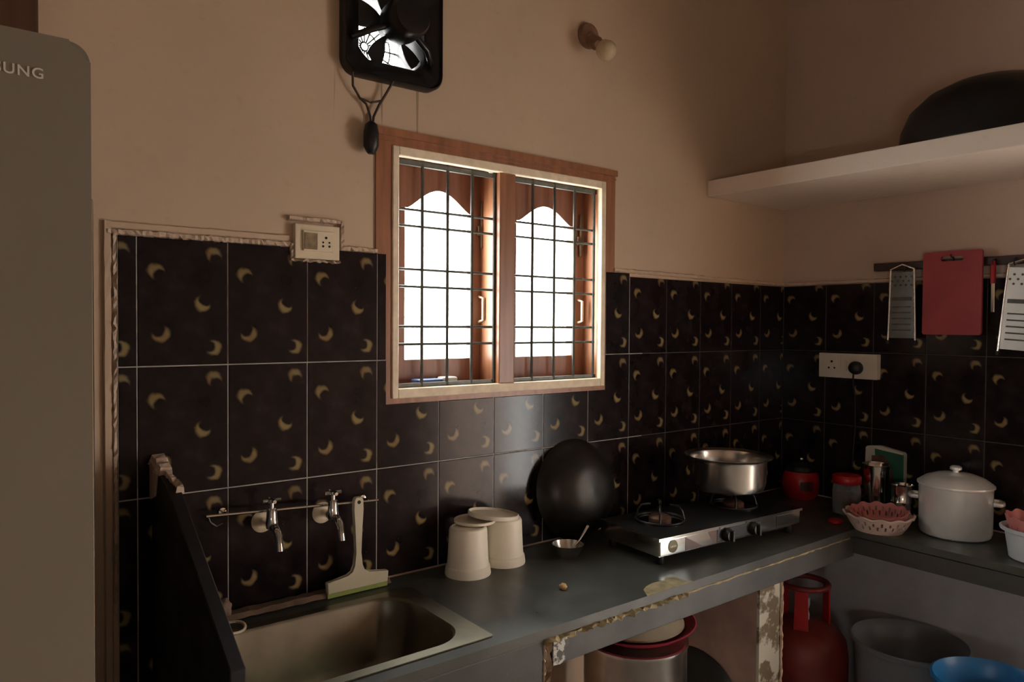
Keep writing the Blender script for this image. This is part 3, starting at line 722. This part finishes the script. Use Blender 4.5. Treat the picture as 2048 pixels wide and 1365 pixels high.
bm = NB(); lathe(bm, [(0, 0), (.019, 0), (.019, .0015), (0, .002)], 28, (-.285, -.148, .055), 'y', cap=False); bd = link('badge', bm, 'olive', st, 40)
bm = NB()
for k in range(4): box(bm, -.297+k*.0065, -.293+k*.0065, -.1505, -.1495, .052, .058)
link('badge_marks', bm, 'badge', bd)
bm = NB(); prism(bm, [(-.232, .074), (-.150, .033), (-.232, .033)], 'y', -.1488, -.1478); link('painted_reflection', bm, 'brownreflection', st)  # brown triangles paint the room's reflection onto the steel front
bm = NB(); prism(bm, [(-.130, .075), (-.09, .075), (-.09, .034), (-.115, .050)], 'y', -.1488, -.1478); link('painted_reflection', bm, 'brownreflection', st)
bm = bbox(.205, .208, -.1500, -.146, .032, .077, .001, 1); link('panel_seam', bm, 'black', st)
for x, y in ((-.31, -.12), (.31, -.12), (-.31, .09), (.31, .09)):
    bm = NB(); lathe(bm, [(.012, 0), (.014, .004), (.011, .032)], 16, (x, y, 0)); link('foot', bm, 'black', st, 40)
for k, x in enumerate((-.19, .17)):
    y = .0
    bm = NB(); lathe(bm, [(.0, 0), (.080, 0), (.082, .003), (.062, .002), (.045, .001), (0, .001)], 36, (x, y, .0858), cap=False); pr_ = link('drip_pan', bm, 'chrome', st, 40)
    bm = NB(); lathe(bm, [(0, 0), (.036, 0), (.036, .010), (.030, .016), (.012, .018), (0, .014)], 28, (x, y, .087), cap=False); link('burner', bm, 'rust_burner', st, 40)
    bm = NB(); tube(bm, [(x+.078*math.cos(a), y+.078*math.sin(a), .092) for a in [2*PI*i/32 for i in range(32)]], .0035, 8, True)
    for i in range(4):
        a = PI/4+PI/2*i
        tube(bm, [(x+.078*math.cos(a), y+.078*math.sin(a), .090), (x+.070*math.cos(a), y+.070*math.sin(a), .120), (x+.058*math.cos(a), y+.058*math.sin(a), .135), (x+.030*math.cos(a), y+.030*math.sin(a), .139)], .0034, 8)
    link('pan_support', bm, 'black', st, 45)
# pot on the right-hand burner
bm = NB(); lathe(bm, [(.001, 0), (.105, 0), (.122, .008), (.129, .03), (.131, .101), (.134, .110), (.150, .117), (.153, .120), (.150, .122), (.131, .115), (.127, .104), (.125, .03), (.10, .006), (.001, .005)], 56, cap=False)
pot = link('cooking_pot', bm, 'steel', None, 40, (2.163, -.265, CZ+.1420)); tag(pot, 'wide-rimmed shiny metal cooking pot on the stove burner', 'pot')
# red canister in the corner
rc = empty('red_canister', (2.822, -.150, CZ), 0, 'red round canister with a black lid in the dark corner behind the stove', 'canister')
bm = NB(); lathe(bm, [(.001, 0), (.058, 0), (.070, .02), (.074, .06), (.070, .098), (.060, .115), (.001, .116)], 40, cap=False); link('body', bm, 'red', rc, 40)
bm = NB(); lathe(bm, [(.062, 0), (.064, .004), (.058, .02), (.035, .032), (.012, .036), (.001, .036)], 36, (0, 0, .112), cap=False); ll = link('lid', bm, 'black', rc, 40)
bm = NB(); lathe(bm, [(.004, 0), (.006, .008), (.011, .014), (.010, .020), (.001, .023)], 18, (0, 0, .146), cap=False); link('knob', bm, 'chrome', ll, 40)
bm = NB()
vv = []
for j in range(2):
    vv.append([bm.verts.new((.0760*math.cos(a), .0760*math.sin(a), (.040, .078)[j])) for a in [math.radians(-150+40*i/6) for i in range(7)]])
for i in range(6): bm.faces.new((vv[0][i], vv[0][i+1], vv[1][i+1], vv[1][i]))
bmesh.ops.solidify(bm, geom=bm.faces[:], thickness=.003); link('label_patch', bm, 'pictb', rc)

# ------------------------------------------------------------------ things on the right-hand counter
jr = empty('spice_jar', (2.715, -.405, CZ), 0, 'clear jar with a red screw lid at the corner of the counter', 'jar')
bm = NB(); lathe(bm, [(.001, 0), (.046, 0), (.050, .006), (.051, .09), (.047, .112), (.042, .122), (.040, .122), (.045, .110), (.048, .09), (.047, .008), (.001, .004)], 36, cap=False); link('glass_body', bm, 'glass', jr, 45)
bm = NB(); lathe(bm, [(.001, 0), (.044, 0), (.0455, .07), (.001, .073)], 30, (0, 0, .006), cap=False); link('contents', bm, 'spice', jr, 40)
bm = NB(); lathe(bm, [(.050, 0), (.052, .003), (.052, .026), (.048, .031), (.001, .032)], 40, (0, 0, .118), cap=False); link('lid', bm, 'red', jr, 40)
bm = NB(); lathe(bm, [(.001, 0), (.036, 0), (.040, .004), (.046, .15), (.049, .190), (.052, .192), (.050, .194), (.045, .188), (.042, .15), (.036, .008), (.001, .005)], 40, cap=False)
tb = link('steel_tumbler', bm, 'chrome', None, 40, (2.795, -.478, CZ)); tag(tb, 'tall shiny steel tumbler in front of the green packet', 'tumbler')
gl = empty('steel_cup', (2.752, -.595, CZ), 0, 'short shiny ridged steel cup beside the lidded pot', 'cup')
bm = NB(); lathe(bm, [(.001, 0), (.030, 0), (.033, .004), (.034, .03), (.036, .034), (.034, .038), (.036, .075), (.038, .079), (.036, .083), (.037, .135), (.040, .140), (.037, .141), (.034, .13), (.031, .008), (.001, .005)], 36, cap=False); link('body', bm, 'chrome', gl, 35)
pk = empty('food_packet', (2.8835, -.470, CZ), math.radians(2), 'green and white printed packet standing against the tiled wall', 'packet')
bm = NB(); prism(bm, [(-.075, 0), (.075, 0), (.072, .245), (.02, .252), (-.074, .235)], 'x', -.016, .016); bmesh.ops.bevel(bm, geom=bm.edges[:], offset=.004, segments=2, affect='EDGES'); link('pouch', bm, 'cardw', pk)
bm = NB(); prism(bm, [(-.0745, .01), (.02, .01), (.034, .240), (-.0735, .228)], 'x', -.0185, -.015); link('green_print', bm, 'green', pk)
bm = NB(); prism(bm, [(-.045, .10), (.042, .10), (.045, .212), (.0, .218), (-.030, .185)], 'x', -.0195, -.0175); link('picture_print', bm, 'pictb', pk)
# baskets
def basket(bm, r0, r1, h, n=96, sc=.0035, ns=12, holes=True):
    t = .003; P = [(r0, 0), (r0+(r1-r0)*.35, h*.30), (r0+(r1-r0)*.6, h*.55), (r0+(r1-r0)*.8, h*.78), (r1, h)]
    rings = []
    for k, (r, z) in enumerate(P):
        rr = []
        for i in range(n):
            a = 2*PI*i/n; w = math.cos(ns*a) if k == len(P)-1 else (0.4*math.cos(ns*a) if k == len(P)-2 else 0)
            rr.append(bm.verts.new(((r+sc*.6*w)*math.cos(a), (r+sc*.6*w)*math.sin(a), z+sc*w)))
        rings.append(rr)
    for k, (a, b) in enumerate(zip(rings, rings[1:])):
        for i in range(n):
            if holes and k in (1, 2) and (i // 2+k) % 2 == 0 and i % 2 == 0: continue
            bm.faces.new((a[i], a[(i+1) % n], b[(i+1) % n], b[i]))
    bm.faces.new(rings[0])
    bmesh.ops.recalc_face_normals(bm, faces=bm.faces[:])
    bmesh.ops.solidify(bm, geom=bm.faces[:], thickness=t)
def rimtube(bm, r, h, sc, ns, rt, n=96):
    tube(bm, [((r+sc*.6*math.cos(ns*a))*math.cos(a), (r+sc*.6*math.cos(ns*a))*math.sin(a), h+sc*math.cos(ns*a)) for a in [2*PI*i/n for i in range(n)]], rt, 6, True)
bw = empty('plastic_basket', (2.590, -.588, CZ), 0, 'pale scalloped openwork basket beside the lidded pot', 'basket')
bm = NB(); basket(bm, .078, .111, .056); link('shell', bm, 'basketw', bw)
bm = NB(); rimtube(bm, .111, .056, .0035, 12, .0042); link('rim', bm, 'basketw', bw, 60)
pb = empty('pink_basket', (2.596, -.588, CZ+.0015), 0, 'pink scalloped basket nested inside the pale openwork basket', 'basket')
bm = NB(); basket(bm, .070, .096, .060, ns=12); 
bmesh.ops.transform(bm, matrix=Matrix.Rotation(math.radians(-5), 4, 'Y'), verts=bm.verts[:]); bmesh.ops.translate(bm, vec=(0, 0, .008), verts=bm.verts[:]); link('shell', bm, 'pink', pb)
bm = NB(); lathe(bm, [(.001, 0), (.022, 0), (.026, .004), (.026, .012), (.022, .014), (.001, .014)], 28, cap=False)
rd = link('bottle_cap', bm, 'red', None, 40, (2.552, -.452, CZ)); tag(rd, 'small red cap lying by the counter edge', 'cap')
# lidded aluminium pot
lp = empty('lidded_pot', (2.745, -.775, CZ), 0, 'tall dull aluminium pot with a domed lid on the side counter', 'pot'); lp.scale = (.87, .87, .96)
bm = NB(); lathe(bm, [(.001, 0), (.110, 0), (.122, .006), (.127, .02), (.129, .175), (.132, .180), (.127, .181), (.124, .172), (.001, .170)], 56, cap=False); link('body', bm, 'alu', lp, 40)
bm = NB(); lathe(bm, [(.128, 0), (.135, .002), (.135, .008), (.126, .014), (.105, .028), (.07, .040), (.03, .046), (.001, .047)], 56, (0, 0, .179), cap=False); lid = link('lid', bm, 'alu', lp, 40)
bm = NB(); lathe(bm, [(.010, 0), (.010, .008), (.021, .012), (.021, .020), (.015, .025), (.001, .026)], 24, (0, 0, .224), cap=False); link('knob', bm, 'alu', lid, 40)
for a in (-70, 110):
    a = math.radians(a); u = Vector((math.cos(a), math.sin(a), 0)); w = Vector((-math.sin(a), math.cos(a), 0)); z = Vector((0, 0, .130))
    bm = NB(); tube(bm, [u*.126+w*.036+z, u*.150+w*.034+z, u*.158+w*.015+z, u*.158-w*.015+z, u*.150-w*.034+z, u*.126-w*.036+z], .008, 10); link('handle', bm, 'alu', lp, 50)
# white tub and pink basket at the near end
wt = empty('white_container', (2.655, -1.055, CZ), 0, 'white plastic container with a turned rim at the counter end', 'container')
bm = NB(); lathe(bm, [(.001, 0), (.078, 0), (.084, .004), (.096, .085), (.108, .089), (.110, .097), (.104, .100), (.093, .092), (.081, .008), (.001, .005)], 48, cap=False); link('body', bm, 'palewash', wt, 40)
p2 = empty('pink_basket', (2.656, -1.055, CZ+.0068), 0, 'pink scalloped basket sitting inside the white container', 'basket')
bm = NB(); basket(bm, .058, .096, .126, ns=12); link('shell', bm, 'pink', p2)

# ------------------------------------------------------------------ right wall: switchboard, utensil rail
sb2 = empty('switch_board', (XR-.008, -.314, 1.398), 0, 'white switchboard with a black plug on the dark tiles', 'switchboard')
bm = bbox(-.030, 0, -.122, .120, -.050, .050, .004); link('box', bm, 'white', sb2)
bm = NB(); prism(bm, rrect(-.038, .038, -.036, .036, .006), 'x', -.0335, -.029); bmesh.ops.translate(bm, vec=(0, .062, 0), verts=bm.verts[:]); link('socket', bm, 'white', sb2)
bm = NB()
for (y, z, r) in ((.062, .016, .005), (.074, -.010, .004), (.050, -.010, .004)): lathe(bm, [(0, 0), (r, 0), (r, .001), (0, .001)], 12, (-.0335, y, z), 'x', cap=False)
link('pin_hole', bm, 'hole', sb2)
bm = bbox(-.036, -.029, -.002, .018, -.018, .018, .002); link('switch', bm, 'white', sb2)
bm = NB(); lathe(bm, [(.0, 0), (.026, 0), (.027, .012), (.022, .028), (.012, .036), (0, .037)], 28, (-.030, -.042, -.006), 'x', cap=False); pg = link('plug', bm, 'black', sb2, 40)
bm = NB(); tube(bm, [(-.055, -.042, -.020), (-.056, -.040, -.06), (-.030, -.036, -.12), (-.014, -.030, -.25), (-.012, -.02, -.40), (-.02, -.01, -.555)], .0035, 8); link('cable', bm, 'black', pg, 60)
ur = empty('utensil_rail', (XR-.010, -.70, 1.790), 0, 'dark utensil rail with hooks high on the tiled wall', 'rail')
bm = bbox(-.026, .0105, -.48, .285, -.015, .015, .004); link('bar', bm, 'maroonrail', ur)
for y in (.16, -.005, -.135, -.20):
    bm = NB(); tube(bm, [(-.024, y, .008), (-.033, y, .0195), (-.050, y, .0205), (-.054, y, .030)] if y == -.005 else [(-.024, y, .004), (-.042, y, .0), (-.045, y, -.014), (-.038, y, -.020)], .003, 8); link('hook', bm, 'maroonrail', ur, 50)
cb = empty('chopping_board', (2.862, -.705, 1.680), 0, 'dark red chopping board with a slot handle hung on the rail', 'chopping board')
bm = NB(); o = rrect(-.098, .098, -.150, .152, .008, 4)
def board_with_slot(bm, t0, t1):
    sl = rrect(-.038, .038, .116, .134, .008, 4)
    import itertools
    A = [[bm.verts.new((t, x, z)) for x, z in o] for t in (t0, t1)]; B = [[bm.verts.new((t, x, z)) for x, z in sl] for t in (t0, t1)]
    n = len(o)
    for k in (0, 1):
        for i in range(n): bm.faces.new((A[k][i], A[k][(i+1) % n], B[k][(i+1) % n], B[k][i]))
    for i in range(n):
        bm.faces.new((A[0][i], A[0][(i+1) % n], A[1][(i+1) % n], A[1][i])); bm.faces.new((B[0][i], B[0][(i+1) % n], B[1][(i+1) % n], B[1][i]))
board_with_slot(bm, -.006, .006); link('board', bm, 'board', cb)
def grater(y, z, w, h, label, rx=0.0, pm='alu'):
    g = empty('grater', (2.858, y, z), 0, label, 'grater', 'graters on the utensil rail'); g.rotation_euler = (rx, 0, 0)
    bm = NB()
    for s in (-1, 1): tube(bm, [(0, s*w/2, -h/2), (0, s*w/2*.86, h/2)], .0045, 8)
    tube(bm, [(0, -w/2*.86, h/2), (0, 0, h/2+.018), (0, w/2*.86, h/2)], .0045, 8); link('wire_frame', bm, 'chrome', g, 50)
    bm = NB(); box(bm, -.002, .002, -w/2*.9, w/2*.9, -h/2+.01, h/2-.01); pl = link('plate', bm, pm, g)
    bm = NB()
    for i in range(4):
        for j in range(3):
            lathe(bm, [(.002, 0), (.0042, 0), (.003, .003), (.002, .003)], 8, (-.002, -w*.3+w*.2*i+(j % 2)*w*.1-.004, h*.28+j*.016), 'x')
    for j in range(5): box(bm, -.006, -.0015, -w*.34, w*.34, -h*.36+j*.022, -h*.36+j*.022+.005)
    box(bm, -.008, -.0015, -w*.36, w*.36, h*.06, h*.06+.014)
    link('teeth', bm, 'iron', pl)['kind'] = 'stuff'
    for s in (-1, 1):
        bm = NB(); lathe(bm, [(.0, 0), (.006, 0), (.006, .014), (0, .014)], 10, (0, s*w/2, -h/2-.012), cap=False); link('rubber_tip', bm, 'black', g, 40)
    return g
grater(-.532, 1.640, .100, .270, 'flat metal grater hung at the end of the rail', 0.0, 'dullmetal')
grater(-.925, 1.620, .120, .300, 'large flat metal grater hung past the chopping board', math.radians(4))
kn = empty('peeler', (2.862, -.835, 1.700), 0, 'small red-handled peeler hung between chopping board and large grater', 'peeler')
bm = NB(); tube(bm, [(0, 0, .09), (0, 0, .06), (0, 0, .01)], [.006, .009, .008], 12); link('handle', bm, 'red', kn, 50)
bm = bbox(-.002, .002, -.006, .006, -.09, .012, .0015, 1); link('blade', bm, 'chrome', kn)

# ------------------------------------------------------------------ under the counter
dr = empty('steel_drum', (1.660, -.300, 0), 0, 'tall steel storage drum standing under the counter', 'drum')
bm = NB(); lathe(bm, [(.001, 0), (.150, 0), (.156, .006), (.157, .585), (.161, .591), (.161, .599), (.154, .601), (.150, .5985), (.001, .5985)], 56, cap=False); link('body', bm, 'steel', dr, 40)
bm = NB(); lathe(bm, [(.001, 0), (.10, 0), (.135, .010), (.165, .028), (.168, .031), (.164, .033), (.132, .015), (.098, .005), (.001, .005)], 56, cap=False)
pp = link('pink_plate', bm, 'pinkplate', None, 40, (1.685, -.305, .6065), (math.radians(-3), math.radians(-4), 0)); tag(pp, 'crimson pink plate lying on the steel drum', 'plate')
bm = NB(); lathe(bm, [(.001, 0), (.120, 0), (.130, .004), (.130, .010), (.09, .026), (.03, .036), (.001, .037)], 48, cap=False)
bl = link('beige_lid', bm, 'ivory', None, 40, (1.689, -.301, .6240), (math.radians(-3), math.radians(-4), 0)); tag(bl, 'beige domed lid lying in the crimson plate', 'lid')
bm = NB(); lathe(bm, [(.001, .012), (.20, .012), (.222, .0), (.226, .003), (.203, .017), (.001, .017)], 56, (0, 0, 0), 'x', cap=False)
ty = link('black_tray', bm, 'greendisc', None, 40, (2.0425, -.2165, .2105), (0, math.radians(9), 0)); ty.scale = (.938, .938, .938); tag(ty, 'round dark tray leaning on the counter support behind the drum', 'tray')
gc = empty('gas_cylinder', (2.555, -.330, 0), 0, 'red gas cylinder under the corner of the counter', 'gas cylinder')
bm = NB(); lathe(bm, [(.001, .02), (.11, .02), (.145, .05), (.158, .10), (.158, .33), (.150, .385), (.12, .425), (.06, .446), (.001, .45)], 48, cap=False); link('body', bm, 'redpaint', gc, 45)
bm = NB(); lathe(bm, [(.120, 0), (.124, 0), (.120, .03), (.116, .03)], 40, cap=False); link('foot_ring', bm, 'redpaint', gc, 45)
bm = NB(); tube(bm, [(.085*math.cos(a), .085*math.sin(a), .585) for a in [2*PI*i/32 for i in range(32)]], .011, 8, True); link('collar_ring', bm, 'redpaint', gc, 50)
for a in (-35, 85, 205):
    a = math.radians(a); bm = NB(); c, s = math.cos(a), math.sin(a)
    prism(bm, [(-.026, .415), (.026, .415), (.022, .59), (-.022, .59)], 'x', -.003, .003)
    bmesh.ops.transform(bm, matrix=Matrix.Translation((.088*c, .088*s, 0)) @ Matrix.Rotation(a, 4, 'Z'), verts=bm.verts[:]); link('collar_strap', bm, 'red', gc)
bm = NB(); lathe(bm, [(.02, 0), (.022, .02), (.016, .04), (.022, .06), (.022, .085), (.001, .09)], 20, (0, 0, .445), cap=False); rgx = link('regulator', bm, 'palewash', gc, 40)
tbx = empty('cloudy_tub', (2.690, -.655, 0), 0, 'cloudy grey plastic tub under the side counter', 'tub')
bm = NB(); lathe(bm, [(.001, 0), (.150, 0), (.158, .006), (.175, .42), (.190, .432), (.192, .444), (.186, .446), (.171, .428), (.153, .010), (.001, .006)], 48, cap=False); link('body', bm, 'tub', tbx, 40)
bx = empty('blue_basin', (2.480, -.990, 0), 0, 'blue plastic bucket next to the cloudy tub', 'bucket')
bm = NB(); lathe(bm, [(.001, 0), (.110, 0), (.118, .006), (.150, .465), (.163, .475), (.166, .489), (.158, .493), (.146, .471), (.113, .010), (.001, .006)], 48, cap=False); link('body', bm, 'blue', bx, 40)

# ------------------------------------------------------------------ fridge
fr = empty('fridge', (-.17, -.50, 0), 0, 'tall grey fridge with silver lettering on its door', 'fridge')
bm = bbox(-.295, .295, -.29, .32, .03, 1.865, .012, 3); link('cabinet', bm, 'fridge_side', fr, 40)
bm = NB(); prism(bm, rrect(-.30, .300, .12, 1.880, .022, 8), 'y', -.352, -.300)
bmesh.ops.bevel(bm, geom=[e for e in bm.edges if abs(e.verts[0].co.y+.352) < 1e-5 and abs(e.verts[1].co.y+.352) < 1e-5], offset=.006, segments=3, affect='EDGES')
dd = link('door', bm, 'fridge', fr, 40)
bm = bbox(.2985, .3025, -.347, -.338, .20, 1.70, .001, 1); link('edge_glint', bm, 'chrome', dd)  # chrome strip stands in for light caught on the rounded door edge
tc = bpy.data.curves.new('lettering', 'FONT'); tc.body = 'SAMSUNG'; tc.size = .0165; tc.space_character = 1.12; tc.extrude = .0006; tc.offset = .0002; tc.align_x = 'RIGHT'
to = bpy.data.objects.new('lettering_curve', tc); COL.objects.link(to)
dg = bpy.context.evaluated_depsgraph_get(); me = bpy.data.meshes.new_from_object(to.evaluated_get(dg)); bpy.data.objects.remove(to)
me.materials.clear(); me.materials.append(M['letters']); lo = bpy.data.objects.new('lettering', me); COL.objects.link(lo); lo.parent = dd
lo.location = (.254, -.3525, 1.829); lo.rotation_euler = (PI/2, 0, 0)
for x in (-.25, .25):
    bm = NB(); lathe(bm, [(.02, 0), (.022, .01), (.018, .032)], 16, (x, -.25, 0)); link('foot', bm, 'black', fr, 40)
